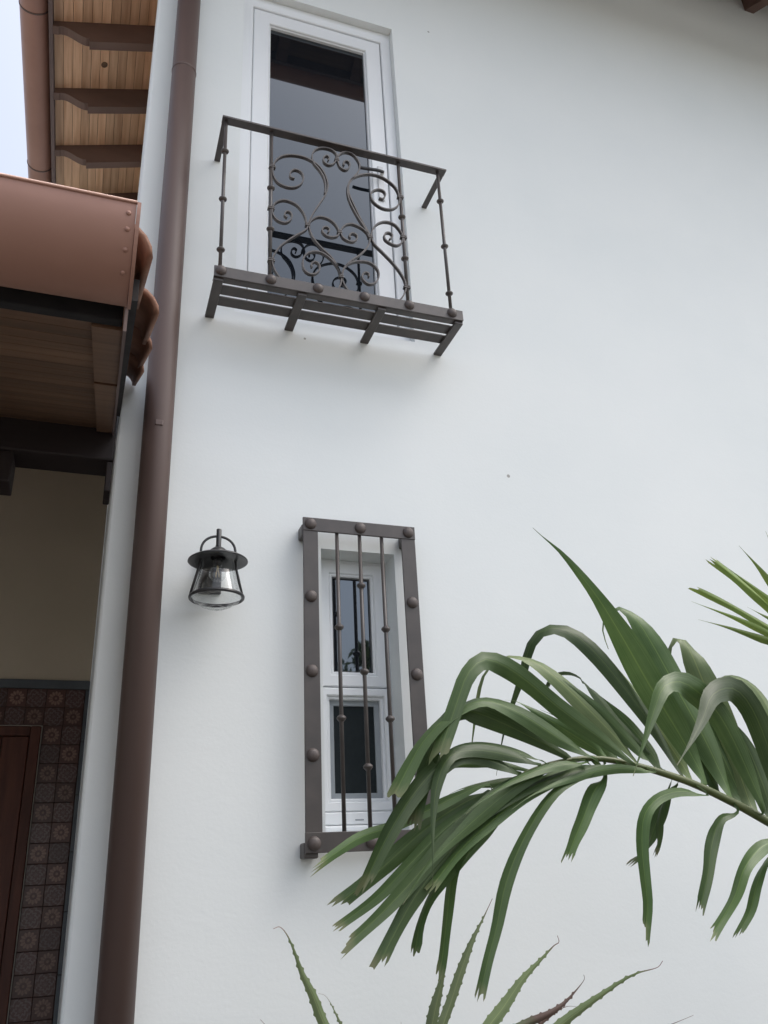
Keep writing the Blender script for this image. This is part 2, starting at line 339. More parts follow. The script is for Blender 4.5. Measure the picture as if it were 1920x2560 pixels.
M['tileA'] = tile_mat('flower ring tile', 'flower'); M['tileB'] = tile_mat('rosette tile', 'rosette')

# ------------------------------------------------------------------ ground
tag(MB().box((-60, -80, -0.5), (60, 60, 0.0)).build('ground', M['ground']), kind='structure')
tag(MB().box((-4.0, -2.6, 0.004), (0.9, 2.2, 0.12), 0.01).build('porch_floor', M['paving']), kind='structure')
tag(MB().box((.92, -4.2, 0.004), (7.5, -.02, 0.05), 0.01).build('added_dark_bed', M['darkbed']), kind='structure')  # unseen, added near the wall so less light bounces up
tag(MB().box((-7.0, -10, 0.004), (0.9, -2.62, 0.05), 0.01).build('added_dark_paving', M['paving']), kind='structure')  # unseen slab, added wide and dark to cut bounce under the gutter

# ------------------------------------------------------------------ white house
XC = 0.02                                   # left corner of the front wall
house = thing('white_house', (XC, 0, 0), 'white plastered house with wooden eaves, a balcony door and a small window', 'house')
DX0, DX1, DZ0, DZ1 = 0.505, 1.444, 4.165, 6.578       # balcony door opening
WX0, WX1, WZ0, WZ1 = 0.918, 1.262, 1.79, 2.965       # small window opening
wm = MB()
CH = 0.012
xs = sorted({XC+CH, DX0, DX1, WX0, WX1, 2.5, 5.0, 14.0}); zs = sorted({-0.2, WZ0, WZ1, DZ0, DZ1, 8.6})
for i in range(len(xs)-1):
    for j in range(len(zs)-1):
        a, b_, c, d = xs[i], xs[i+1], zs[j], zs[j+1]; mx_, mz_ = (a+b_)/2, (c+d)/2
        if DX0 < mx_ < DX1 and DZ0 < mz_ < DZ1: continue
        if WX0 < mx_ < WX1 and WZ0 < mz_ < WZ1: continue
        wm.add([(a, 0, c), (b_, 0, c), (b_, 0, d), (a, 0, d)], [[0, 1, 2, 3]])
def reveal(x0, x1, z0, z1, dep, e=0.006):
    o = [(x0, z0), (x1, z0), (x1, z1), (x0, z1)]
    for k in range(4):
        p, q = o[k], o[(k+1) % 4]
        wm.add([(p[0], 0, p[1]), (q[0], 0, q[1]), (q[0], dep, q[1]), (p[0], dep, p[1])], [[0, 1, 2, 3]])
reveal(DX0, DX1, DZ0, DZ1, 0.22); reveal(WX0, WX1, WZ0, WZ1, 0.22)
wm.add([(XC+CH, 0, -.2), (XC+CH*.3, CH*.3, -.2), (XC, CH, -.2), (XC+CH, 0, 8.6), (XC+CH*.3, CH*.3, 8.6), (XC, CH, 8.6)], [[0, 1, 4, 3], [1, 2, 5, 4]], True)
wm.add([(XC, CH, -.2), (XC, 7, -.2), (XC, 7, 8.6), (XC, CH, 8.6)], [[0, 1, 2, 3]])
wm.add([(XC+.2, 7, -.2), (14, 7, -.2), (14, 7, 8.6), (XC+.2, 7, 8.6)], [[0, 1, 2, 3]])
wm.build('wall', M['plaster'], house)
# dark rooms behind the openings
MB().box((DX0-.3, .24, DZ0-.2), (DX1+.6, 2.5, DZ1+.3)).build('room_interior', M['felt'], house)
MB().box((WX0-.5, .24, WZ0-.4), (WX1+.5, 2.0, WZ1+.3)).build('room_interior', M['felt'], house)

# --- balcony door
fr = MB(); fr.ring(DX0, DX1, DZ0, DZ1, 0.064, 0.088, 0.048, 0.15, 0.004)
bd = fr.build('balcony_door', M['pvc'], house)
LX0, LX1, LZ0, LZ1 = DX0+.068, DX1-.068, DZ0+.06, DZ1-.093
lf = MB(); lf.ring(LX0, LX1, LZ0, LZ1, 0.097, 0.10, 0.056, 0.125, 0.005)
lf.ring(LX0+.094, LX1-.094, LZ0+.097, LZ1-.097, .012, .012, .068, .12, .004)
lf.build('door_leaf', M['pvc'], bd)
gk = MB(); gk.ring(LX0-.010, LX1+.010, LZ0-.01, LZ1+.012, .02, .022, .1, .14, 0); gk.build('gasket', M['gasket'], bd)
MB().box((LX0+.09, .088, LZ0+.09), (LX1-.09, .096, LZ1-.09)).build('pane', M['pane'], bd)
hd = MB(); hx = LX1-.048
hz = 5.28
hd.box((hx-.018, .044, hz-.13), (hx+.018, .0565, hz+.13), .006)
hd.tube([(hx, .052, hz+.05), (hx, .012, hz+.05)], .011, 12)
hnd = hd.build('handle', M['handle'], bd)
MB().tube(cr([(hx+.004, .012, hz+.05), (hx-.03, .008, hz+.05), (hx-.09, .010, hz+.046), (hx-.135, .014, hz+.046)], 5), .0095, 10).build('lever', M['darkmetal'], bd)

# --- small window
FY = 0.125
f2 = MB(); f2.ring(WX0, WX1, WZ0+.055, WZ1, .014, .05, FY, .2, .003)
wnd = f2.build('window', M['pvc'], house)
MZ = 2.380                                   # meeting line of the two sashes
for (z0, z1, gx0, gx1, gz0, gz1, nm) in ((MZ+.003, WZ1-.012, 1.003, 1.182, 2.449, 2.884, 'fixed_sash'), (WZ0+.085, MZ-.003, .981, 1.207, 1.927, 2.328, 'lower_sash')):
    s_ = MB(); x0, x1 = WX0+.013, WX1-.015; e_ = .014
    y0 = FY-.008 if nm == 'fixed_sash' else FY-.014
    s_.ring2(x0, x1, z0, z1, gx0-e_, gx1+e_, gz0-e_, gz1+e_, y0, .19, .005)
    s_.build(nm, M['pvc'], wnd)
    b_ = MB(); b_.ring(gx0-e_-.002, gx1+e_+.002, gz0-e_-.002, gz1+e_+.002, .015, .015, FY-.002 if nm == 'fixed_sash' else FY, .185, .004); b_.build('glazing_bead', M['pvc'], wnd)
    if nm == 'fixed_sash':
        MB().box((gx0-.006, FY+.018, gz0-.006), (gx1+.006, FY+.024, gz1+.006)).build('pane', M['windowpane'], wnd)
        g_ = MB(); g_.ring(gx0-.003, gx1+.003, gz0-.003, gz1+.003, .007, .007, FY+.008, FY+.017, 0); g_.build('gasket', M['gasket'], wnd)
    else:
        g_ = MB(); g_.ring(gx0-.004, gx1+.004, gz0-.004, gz1+.004, .026, .026, FY+.022, FY+.04, .002); g_.build('screen_frame', M['screenframe'], wnd)
        MB().box((gx0+.01, FY+.03, gz0+.02), (gx1-.01, FY+.034, gz1-.02)).build('insect_screen', M['screen'], wnd)
s_ = MB(); s_.box((WX0+.002, FY-.02, WZ0+.034), (WX1-.002, .19, WZ0+.083), .006)
s_.box((WX0+.001, FY-.03, WZ0+.006), (WX1-.001, .2, WZ0+.032), .008); s_.build('sill', M['pvc'], wnd)
d_ = MB(); cx_ = (WX0+WX1)/2+.0; d_.box((cx_-.018, FY-.0225, WZ0+.050), (cx_+.018, FY-.0195, WZ0+.055), .001); d_.build('drain_slot', M['screenframe'], wnd)

# --- upper eaves: side eave (overhang to -x) and front eave (overhang to -y)
EX, EZ, SL = -0.70, 7.61, 0.335               # side fascia, soffit height there, pitch
FYE, FZ, FSL = -1.05, 7.70, 0.60             # front fascia
eave = MB()
eave.add([(EX-.16, FYE-.1, EZ+.08), (1.5, -.1+1.5, EZ+.10+SL*2.2), (1.5, 7, EZ+.10+SL*2.2), (EX-.16, 7, EZ+.08)], [[0, 1, 2, 3]])
eave.add([(EX-.16, FYE-.1, FZ+.07), (14.5, FYE-.1, FZ+.07), (14.5, 1.5, FZ+.10+FSL*2.55), (1.5, 1.5, FZ+.10+FSL*2.55)], [[0, 1, 2, 3]])
eave_o = eave.build('upper_roof', M['clay'], house)
pw = 0.0665; x = EX+.002; k = 0
while x < XC+.02:
    z = EZ+SL*(x-EX); ys = FYE+.1+(x-EX)
    b_ = MB(); x1 = x+pw-.003
    b_.add([(x, ys, z), (x1, ys, z+SL*pw), (x1, 6.5, z+SL*pw), (x, 6.5, z), (x, ys, z+.02), (x1, ys, z+SL*pw+.02), (x1, 6.5, z+SL*pw+.02), (x, 6.5, z+.02)],
           [[0, 3, 2, 1], [4, 5, 6, 7], [0, 4, 7, 3], [1, 2, 6, 5], [0, 1, 5, 4], [3, 7, 6, 2]])
    b_.build('soffit_plank', M['plank'], eave_o); x += pw; k += 1
y = FYE+.02
while y < 0.0:
    z = FZ+FSL*(y-FYE); b_ = MB(); y1 = y+.09-.003; x0 = EX+(y-FYE)+.05
    b_.add([(x0, y, z), (14, y, z), (14, y1, z+FSL*.09), (x0, y1, z+FSL*.09), (x0, y, z+.02), (14, y, z+.02), (14, y1, z+FSL*.09+.02), (x0, y1, z+FSL*.09+.02)],
           [[0, 3, 2, 1], [4, 5, 6, 7], [0, 4, 7, 3], [1, 2, 6, 5], [0, 1, 5, 4], [3, 7, 6, 2]])
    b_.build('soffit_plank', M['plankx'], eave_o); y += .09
def rafter_poly(L, sl, d_tail, d_full):
    "profile of a scrolled rafter tail: u along the overhang from the fascia, v height above the fascia point"
    top = [(0, 0.0), (L, sl*L)]
    bot = [(L, sl*L-d_full), (L*.36, sl*L*.36-d_full), (L*.355, sl*L*.355-d_full+.035)]
    for i in range(1, 9):
        t = i/8; u = L*(.355-.285*t); s_ = t*t*(3-2*t)
        bot.append((u, sl*u-(d_full-.035)*(1-s_)-d_tail*s_))
    bot += [(L*.05, sl*L*.05-d_tail-.004), (0, -d_tail)]
    return top+bot
rp = rafter_poly(XC-EX+.02, SL, .055, .21)
rw = .07
me = None
for k in range(-3, 9):
    y = 1.405+.60*k
    if me is None:
        me, org = MB().prism([(EX+a, EZ+b_-.002) for a, b_ in rp], 'y', y-rw/2, y+rw/2).mesh('rafter', M['rafter']); y_first = y
    inst(me, 'rafter', org+Vector((0, y-y_first, 0)), eave_o)
rp = rafter_poly(-FYE+.05, FSL, .05, .19); me = None
for k in range(-8, 15):
    x = 4.72+.62*k
    if x < .1: continue
    if me is None:
        me, org = MB().prism([(FYE+a, FZ+b_-.002) for a, b_ in rp], 'x', x-.045, x+.045).mesh('rafter', M['rafter']); x_first = x
    inst(me, 'rafter', org+Vector((x-x_first, 0, 0)), eave_o)
MB().box((EX-.03, FYE-.03, EZ-.055), (EX, 7, EZ+.11), .004).build('fascia', M['fascia'], house)
MB().box((EX+.003, FYE-.03, FZ-.06), (14, FYE, FZ+.11), .004).build('fascia', M['fascia'], house)
def gutter_prof(r, t, n=20):
    o = [(-r*math.cos(math.pi*i/n), -r*math.sin(math.pi*i/n)) for i in range(n+1)]
    i_ = [(-(r-t)*math.cos(math.pi*i/n), -(r-t)*math.sin(math.pi*i/n)) for i in range(n+1)][::-1]
    return o+i_
GR = .105
gx, gz = EX-.035-GR, EZ+.07
def gutter_y(name, x, z, y0, y1, r, parent):
    return MB().prism([(x+a, z+b_) for a, b_ in gutter_prof(r, .006)], 'y', y0, y1, False).build(name, M['gutter'], parent)
def smooth_auto(o, ang=35):
    for p in o.data.polygons: p.use_smooth = True
    bm = bmesh.new(); bm.from_mesh(o.data)
    for e in bm.edges:
        if len(e.link_faces) == 2 and e.calc_face_angle(0) > R(ang): e.smooth = False
    bm.to_mesh(o.data); bm.free(); return o
ug = smooth_auto(gutter_y('side_gutter', gx, gz, FYE-.2, 6.9, GR, house))
for yy in (1.33, 2.88, -.3):
    smooth_auto(MB().prism([(gx+a, gz+b_) for a, b_ in gutter_prof(GR+.004, .004)], 'y', yy-.006, yy+.006).build('gutter_joint', M['pipe'], ug))
fg = MB().prism([(FYE-.035-GR+a, FZ+.07+b_) for a, b_ in gutter_prof(GR, .006)], 'x', EX-.2, 14.0).build('front_gutter', M['gutter'], house); smooth_auto(fg)
for (kx, ky, kr) in ((-.335, 1.74, .024), (-.335, 1.13, .012)):
    kz = EZ+SL*(kx-EX)-.0035; k_ = MB()
    k_.add([(kx+kr*math.cos(t), ky+kr*1.1*math.sin(t), kz+SL*kr*math.cos(t)) for t in [2*math.pi*i/12 for i in range(12)]]+[(kx+kr*math.cos(t), ky+kr*1.1*math.sin(t), kz+.006+SL*kr*math.cos(t)) for t in [2*math.pi*i/12 for i in range(12)]],
           [list(range(12))]+[[i, (i+1) % 12, 12+(i+1) % 12, 12+i] for i in range(12)])
    k_.build('plank_knot', M['knot'], eave_o)

# --- porch back wall, tiled door surround and entrance door (recess of the house)
BY = 2.0
MB().box((-4.0, BY, -.1), (XC-.002, BY+.15, 4.9)).build('porch_back_wall', M['beige'], house)
MB().box((-4.0, -1.8+1.9, -.1), (-3.85, BY, 3.3)).build('porch_side_wall', M['beige'], house)
TP = .1062
sur = MB().box((-1.80, BY-.012, .12), (.0185, BY-.001, 2.80)).build('door_surround', M['grout'], house)
tx0 = -.006; tz_top = 2.745                   # right edge of the tile columns, top of the tile rows
tmA, tmO = MB().box((0, 0, 0), (TP-.003, .010, TP-.003), .002).mesh('tile', M['tileA']); tmB, _ = MB().box((0, 0, 0), (TP-.003, .010, TP-.003), .002).mesh('tile', M['tileB'])
DW = 12                                       # tiles across the opening
nrow = 25
for r_ in range(nrow):
    for c_ in range(DW+4):
        if r_ >= 2 and 2 <= c_ < DW+2: continue
        loc = (tx0-TP*(c_+.5), BY-.014, tz_top-TP*(r_+.5))
        inst(tmA if (r_+c_) % 2 == 1 else tmB, 'tile', loc, sur)
b_ = MB(); b_.box((-1.80, BY-.026, tz_top+.003), (.018, BY-.002, 2.80), .004); b_.build('border_tile', M['border'], sur)
z = tz_top
while z > .2:
    MB().box((tx0+.003, BY-.025, z-.298), (.0182, BY-.002, z), .003).build('border_tile', M['border'], sur); z -= .3
jx1 = tx0-TP*2; jx0 = tx0-TP*(DW+2); jz = tz_top-TP*2
t_ = MB(); t_.box((jx1-.006, BY-.03, .12), (jx1, BY-.003, jz), .001); t_.box((jx0, BY-.0301, jz-.006), (jx1-.006, BY-.003, jz), .001); t_.build('trim', M['trim'], sur)
fr_ = MB(); fr_.box((jx1-.062, BY-.05, .12), (jx1-.007, BY+.0, jz-.007), .006); fr_.box((jx0+.007, BY-.05, .12), (jx0+.062, BY+.0, jz-.007), .006)
fr_.box((jx0+.062, BY-.048, jz-.062), (jx1-.062, BY+.0, jz-.007), .006)
ed = fr_.build('entrance_door', M['doorwood'], house)
x = jx0+.064; n_ = 8; pwid = (jx1-.064-x)/n_
for i in range(n_):
    MB().box((x+i*pwid+.002, BY-.03, .13), (x+(i+1)*pwid-.002, BY-.004, jz-.064), .005).build('door_board', M['doorwood'], ed)

# ------------------------------------------------------------------ porch roof
PX1 = 0.005
porch = thing('porch_roof', (-1.5, -1.8, 0), 'clay tiled porch roof with big terracotta gutter left of the downpipe', 'porch roof')
PG_R = .12; PGY, PGZ = -1.92, 2.79            # gutter axis
PF = -1.785                                    # fascia plane
PSZ, PSL = 2.70, .412                          # soffit height at the fascia and pitch
XL = -3.9
def pz(y): return PSZ+PSL*(y-PF)
pg = smooth_auto(MB().prism([(PGY+a, PGZ+b_) for a, b_ in gutter_prof(PG_R, .006, 28)], 'x', XL, PX1-.001).build('porch_gutter', M['gutter'], porch))
MB().prism([(PGY-(PG_R+.004)*math.cos(math.pi*i/28), PGZ-(PG_R+.004)*math.sin(math.pi*i/28)) for i in range(29)], 'x', PX1, PX1+.007).build('end_cap', M['gutter'], pg)
lip = MB(); lip.tube([(XL, PGY-PG_R-.001, PGZ+.001), (PX1, PGY-PG_R-.001, PGZ+.001)], .0035, 8); lip.build('gutter_lip', M['gutter'], pg)
rme, ro = MB().lathe([(.0001, .0035), (.003, .0028), (.0048, .001), (.005, 0)], (0, 0, 0), 10, 'z').mesh('rivet', M['gutter'], Vector((0, 0, 0)))
for a in (12, 27, 45, 66):
    th = R(a); nrm = Vector((0, -math.cos(th), -math.sin(th)))
    p = Vector((PX1-.014, PGY, PGZ))+nrm*(PG_R)
    inst(rme, 'rivet', p, pg, nrm.to_track_quat('Z', 'Y').to_euler())
MB().box((XL, PF, PSZ+.004), (PX1-.006, PF+.024, PSZ+.12), .003).build('fascia', M['felt'], porch)
slab = MB(); slab.add([(XL, PF-.05, pz(PF-.05)+.045), (-.03, PF-.05, pz(PF-.05)+.045), (-.03, BY+.1, pz(BY+.1)+.045), (XL, BY+.1, pz(BY+.1)+.045),
                       (XL, PF-.05, pz(PF-.05)+.10), (-.03, PF-.05, pz(PF-.05)+.10), (-.03, BY+.1, pz(BY+.1)+.10), (XL, BY+.1, pz(BY+.1)+.10)],
                      [[0, 3, 2, 1], [4, 5, 6, 7], [0, 1, 5, 4], [1, 2, 6, 5], [2, 3, 7, 6], [3, 0, 4, 7]])
sl_o = slab.build('roof_deck', M['felt'], porch)
y = PF+.03; me = None; pp = .082
while y < BY-.02:
    if me is None:
        b_ = MB(); y1 = y+pp-.003; z = pz(y); z1 = pz(y1)
        b_.add([(XL, y, z), (-.025, y, z), (-.025, y1, z1), (XL, y1, z1), (XL, y, z+.02), (-.025, y, z+.02), (-.025, y1, z1+.02), (XL, y1, z1+.02)],
               [[0, 3, 2, 1], [4, 5, 6, 7], [0, 1, 5, 4], [1, 2, 6, 5], [2, 3, 7, 6], [3, 0, 4, 7]])
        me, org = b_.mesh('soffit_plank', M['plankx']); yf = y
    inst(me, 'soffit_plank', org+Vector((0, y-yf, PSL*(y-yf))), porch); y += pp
# edge boards that close the planking on the right
for (y0, y1, dz) in ((PF+.03, -1.125, .012), (-1.12, -.004, .018)):
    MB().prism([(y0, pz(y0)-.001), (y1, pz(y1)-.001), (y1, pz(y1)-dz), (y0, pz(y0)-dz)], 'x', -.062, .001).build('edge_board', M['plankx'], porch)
# rake board on the right edge
rb = [(PF-.02, pz(PF)-.035), (PF-.02, pz(PF)+.10), (-.004, pz(0)+.105), (-.004, pz(0)-.03)]
MB().prism(rb, 'x', .0015, .0085).build('rake_board', M['fascia'], porch)
MB().prism([(a-.01 if i > 1 else a+.012, b_+(.012 if i in (1, 2) else .09)) for i, (a, b_) in enumerate(rb)], 'x', .009, .026).build('rake_strip', M['felt'], porch)
# beam carrying the porch roof, and its blocks
bm_o = MB().box((XL, .004, 3.29), (XC-.003, .172, 3.62), .008).build('beam', M['beam'], porch)
for (a, b__) in ((-.56, -.372), (-.010, XC-.004), (-1.3, -1.1)):
    MB().box((a, .012, 3.150), (b__, .16, 3.2885), .006).build('beam_block', M['beam'], bm_o)
# barrel tiles: cover (convex) tiles in columns, pans between, courses up the slope
CL = .50; TL = .58
def barrel(r0_, r1_, concave):
    n = 10; v = []; t = .014
    for (s_, r_) in ((0, r0_), (TL, r1_)):
        for rr_ in (r_, r_-t):
            for i in range(n+1):
                a = math.pi*i/n; zz = math.sin(a)*rr_*.86
                v.append((math.cos(a)*rr_, s_, (-zz if concave else zz)))
    q = n+1; f = []
    for i in range(n):
        f += [[i, i+1, 2*q+i+1, 2*q+i], [q+i, 3*q+i, 3*q+i+1, q+i+1], [i, q+i, q+i+1, i+1], [2*q+i, 2*q+i+1, 3*q+i+1, 3*q+i]]
    f += [[0, 2*q, 3*q, q], [n, q+n, 3*q+n, 2*q+n]]
    return MB().add(v, f, True)
cov, _ = barrel(.083, .068, False).mesh('roof_tile', M['clay'], Vector((0, 0, 0)))
pan, _ = barrel(.074, .090, True).mesh('roof_tile', M['clay'], Vector((0, 0, 0)))
ang = math.atan(.45)
for c_ in range(18):
    xc = -.036-c_*.215
    for k in range(11):
        s_ = k*CL; y = PF-.115+s_*math.cos(ang)
        if y > BY-.3: break
        if c_ == 0 and y+TL*math.cos(ang) > -.005 and y < .4:
            # the column beside the house corner stops short of the wall
            if y > -.35: continue
        zb = 2.775+.45*(y+1.90); xs_ = min(.05, .04*k**.6)
        j = random.uniform(-.004, .004)
        inst(cov, 'roof_tile', (xc+xs_+j, y, zb+.012), porch, (ang+R(2.2), 0, random.uniform(-.015, .015)))
        if c_ < 17: inst(pan, 'roof_tile', (xc+xs_-.1075, y+.01, zb+.07), porch, (ang+R(2.2), 0, 0))

# ------------------------------------------------------------------ downpipe
PXc, PYc, PRr = .183, -.088, .062
dp = thing('downpipe', (PXc, PYc, 0), 'tall round brown downpipe running down the wall left of the lantern', 'downpipe')
MB().tube([(PXc, PYc, .02), (PXc, PYc, 7.9)], PRr, 32).build('pipe', M['pipe'], dp)
for z in (5.60, .2):
    smooth_auto(MB().lathe([(PRr, -.010), (PRr+.0022, -.008), (PRr+.0022, .0), (PRr, .0)], (PXc, PYc, z), 32).build('joint_ring', M['pipe'], dp))
c_ = MB(); c_.lathe([(PRr+.001, -.012), (PRr+.003, -.011), (PRr+.003, .011), (PRr+.001, .012)], (PXc, PYc, 7.2), 32)
c_.build('pipe_clip', M['pipe'], dp)
for z in (1.0, 3.42, 6.9):
    MB().box((PXc-.012, PYc+PRr-.004, z-.012), (PXc+.012, -.0005, z+.012), .002).build('wall_bracket', M['pipe'], dp)
MB().box((PXc-.016, PYc-PRr-.004, 3.40), (PXc+.016, PYc-PRr+.003, 3.425), .003).build('screw_plate', M['pipe'], dp)

# ------------------------------------------------------------------ iron balcony
BX0, BX1, BYF = .372, 1.578, -.270            # ends and front plane
bal = thing('iron_balcony', ((BX0+BX1)/2, 0, 4.1), 'dark wrought iron balcony with scrolls in front of the tall upper door', 'balcony')
RZ = 5.113
zq = lambda a, b_: (500+.4099*a, 280+.4099*b_)
def bp_(a, b_, Y=None): return at(*zq(a, b_), BYF+.012 if Y is None else Y)
# hand rail: flat bar on three sides
tp = MB(); tp.box((BX0, BYF-.022, RZ-.004), (BX1, BYF+.024, RZ+.008), .002); tp.build('top_rail', M['iron'], bal)
for x in (BX0+.0015, BX1-.0315): MB().box((x, BYF+.0255, RZ-.0035), (x+.030, -.0005, RZ+.0075), .002).build('side_rail', M['iron'], bal)
# base: front angle, wall side bar, slats, cross brackets, rivets
BZ = 4.105
fb = MB(); fb.box((BX0-.008, BYF-.022, BZ+.012), (BX1+.008, BYF-.014, BZ+.072), .002)
fb.box((BX0-.008, BYF-.0135, BZ+.012), (BX1+.008, BYF+.022, BZ+.02), .002); fb.build('base_front', M['iron'], bal)
for y0 in (-.228, -.146):
    MB().box((BX0+.0, y0, BZ+.014), (BX1, y0+.064, BZ+.023), .002).build('base_slat', M['iron'], bal)
nbx = 4
for i, bx in enumerate((BX0+.014, BX0+.40, BX0+.79, BX1-.014)):
    MB().box((bx-.021, BYF-.012, BZ-.004), (bx+.022, -.0005, BZ+.011), .003).build('base_bracket', M['iron'], bal)
def dome(r, h, n=6):
    return [(r*math.cos(math.pi/2*i/n), h*math.sin(math.pi/2*i/n)) for i in range(n)]+[(.0002, h)]
rv, _ = MB().lathe([(a, -b_) for a, b_ in dome(.026, .019)], (0, 0, 0), 18, 'y').mesh('rivet', M['rivet'], Vector((0, 0, 0)))
for (a, b_) in ((125, 1040), (432, 1100), (722, 1157), (1008, 1208), (1283, 1258), (1545, 1303)):
    p = at(*zq(a, b_), BYF-.022); inst(rv, 'rivet', (p.x, BYF-.0215, BZ+.047), bal)
# balusters with round knobs
knob, _ = MB().lathe([(.0085, -.012), (.012, -.010), (.0185, -.0035), (.0195, 0), (.0185, .0035), (.012, .010), (.0085, .012)], (0, 0, 0), 16).mesh('baluster_knob', M['iron'], Vector((0, 0, 0)))
YB = BYF+.004
bal_x = []
for (top, bot, knobs) in (((155, 110), (122, 1010), [(152, 240), (142, 532), (128, 840)]), ((437, 150), (425, 1075), [(433, 465), (430, 715)]),
                          ((1212, 360), (1272, 1225), [(1232, 642), (1250, 895)]), ((1455, 430), (1535, 1280), [(1465, 545), (1490, 820), (1520, 1108)])):
    xb = (at(*zq(*top), YB).x+at(*zq(*bot), YB).x)/2; bal_x.append(xb)
    o = MB().tube([(xb, YB, BZ+.019), (xb, YB, RZ-.003)], .0085, 12).build('baluster', M['iron'], bal)
    for q in knobs: inst(knob, 'baluster_knob', (xb, YB, at(*zq(*q), YB).z), o)
SC = {
 'a': [(655,690),(690,620),(730,560),(766,505),(778,455),(768,405),(742,355),(700,315),(640,282),(570,267),(505,272),(462,300),(444,340),(446,390),(472,432),(520,458),(572,464),(613,445),(630,412),(622,380),(600,361),(571,356),(549,375),(552,402),(575,409)],
 'b': [(655,690),(645,722),(565,768),(492,820),(455,868),(440,908),(452,962),(490,1020),(538,1066),(575,1092)],
 'c': [(780,300),(787,284),(770,270),(752,285),(757,311),(785,327),(815,318),(833,288),(828,258),(798,233),(745,222),(700,236),(682,272),(692,315),(725,355),(752,400),(764,450),(760,500)],
 'd': [(877,330),(874,312),(894,303),(912,322),(905,348),(880,357),(850,335),(836,292),(848,264),(885,248),(930,262),(965,305),(972,345),(955,380),(920,420),(903,462),(908,505),(936,570),(980,660),(1015,720),(1037,765)],
 'e': [(1028,765),(1005,715),(958,640),(912,550),(897,480),(912,425),(955,395),(1020,382),(1082,391),(1140,420),(1190,465),(1213,518),(1213,560),(1190,588),(1150,598),(1100,585),(1055,550),(1040,512),(1052,487),(1086,476),(1118,487),(1129,510),(1114,533),(1091,528)],
 'f': [(648,690),(642,650),(618,602),(575,562),(512,541),(462,556),(441,590),(444,630),(472,664),(515,679),(548,665),(560,637),(545,613),(522,613),(515,633),(530,648)],
 'g': [(1040,765),(1052,720),(1082,686),(1130,673),(1184,690),(1222,733),(1234,767),(1230,800),(1200,817),(1160,805),(1127,780),(1123,752),(1141,739),(1164,746),(1171,765),(1155,779)],
 'h': [(660,690),(684,660),(725,643),(780,655),(824,690),(846,735),(836,760),(800,767),(766,755),(744,730),(751,709),(774,706),(789,722),(780,738)],
 'i': [(1032,765),(1012,735),(975,706),(922,686),(882,696),(857,728),(867,765),(900,789),(934,794),(956,778),(954,756),(930,743),(909,755),(916,774)],
 'j': [(662,690),(670,730),(694,780),(742,835),(800,890),(838,950),(858,1005),(880,1060),(920,1112),(980,1165)],
 'k': [(1037,765),(1025,818),(980,870),(920,912),(882,950),(864,1005),(855,1058),(825,1105),(775,1132)],
 'l': [(1040,765),(1062,810),(1112,860),(1170,920),(1218,980),(1246,1030),(1254,1072),(1246,1110),(1218,1150),(1170,1184),(1100,1200)],
 'm': [(858,1005),(842,958),(798,902),(740,862),(682,856),(642,876),(626,912),(632,960),(662,989),(700,991),(728,966),(724,932),(700,917),(678,930),(682,950)],
 'n': [(864,1005),(872,965),(902,932),(960,914),(1030,921),(1078,960),(1089,1005),(1070,1043),(1030,1053),(997,1030),(987,1002),(1005,982),(1028,990),(1028,1009)]}
hw, hh = .0095, .0033
for k_, pl in SC.items():
    pts = cr([at(*zq(a, b_), YB) for a, b_ in pl], 7)
    pts = resample(pts, max(30, len(pts)))
    MB().sweep(pts, [(-hw, -hh), (hw, -hh), (hw, hh), (-hw, hh)], side=Vector((0, 1, 0)), smooth=False).build('scroll', M['iron'], bal)
for (a, b_, wide) in ((440,335,1),(433,587,1),(434,905,1),(1220,520,1),(1240,765,1),(1260,1070,1),(655,690,0),(1037,765,0),(860,1005,0),(850,733,0),(833,292,0)):
    p = at(*zq(a, b_), YB); wv = .017 if wide else .0125
    c_ = MB(); c_.box((p.x-wv, YB-.0115, p.z-.010), (p.x+wv, YB+.0115, p.z-.002), .002); c_.box((p.x-wv+.002, YB-.0105, p.z+.001), (p.x+wv-.002, YB+.0105, p.z+.009), .002)
    c_.build('scroll_collar', M['iron'], bal)

# ------------------------------------------------------------------ window grille
GX0, GX1, GZ0, GZ1, GY = .819, 1.337, 1.717, 3.074, -.078
gr = thing('window_grille', ((GX0+GX1)/2, 0, GZ0), 'dark riveted iron grille over the small lower window', 'window grille')
bw_ = .066
for (x0, x1) in ((GX0, GX0+bw_), (GX1-bw_, GX1)): MB().box((x0, GY, GZ0+.0015), (x1, GY+.009, GZ1-.0015), .002).build('side_bar', M['iron'], gr)
for (z0, z1) in ((GZ0, GZ0+.072), (GZ1-.062, GZ1)): MB().box((GX0-.001, GY-.003, z0), (GX1+.001, GY+.0085, z1), .002).build('cross_bar', M['iron'], gr)
for (x, z) in ((GX0-.004, GZ1-.062), (GX1-.052, GZ1-.062), (GX0-.004, GZ0+.004), (GX1-.052, GZ0+.004)):
    MB().box((x, GY+.010, z-.022), (x+.056, -.0005, z+.034), .006).build('standoff', M['iron'], gr)
z2 = lambda a, b_: (700+.2532*a, 1260+.2532*b_)
z3 = lambda a, b_: (700+.2532*a, 1680+.2532*b_)
rv2, _ = MB().lathe([(a, -b_) for a, b_ in dome(.0265, .016)], (0, 0, 0), 20, 'y').mesh('rivet', M['rivet'], Vector((0, 0, 0)))
xl, xr = GX0+bw_/2, GX1-bw_/2
rz = [at(*z2(290, 195), GY).z, at(*z2(290, 900), GY-.01).z, at(*z2(297, 1640), GY-.01).z, at(*z3(297, 815), GY-.01).z, at(*z3(300, 1695), GY-.01).z]
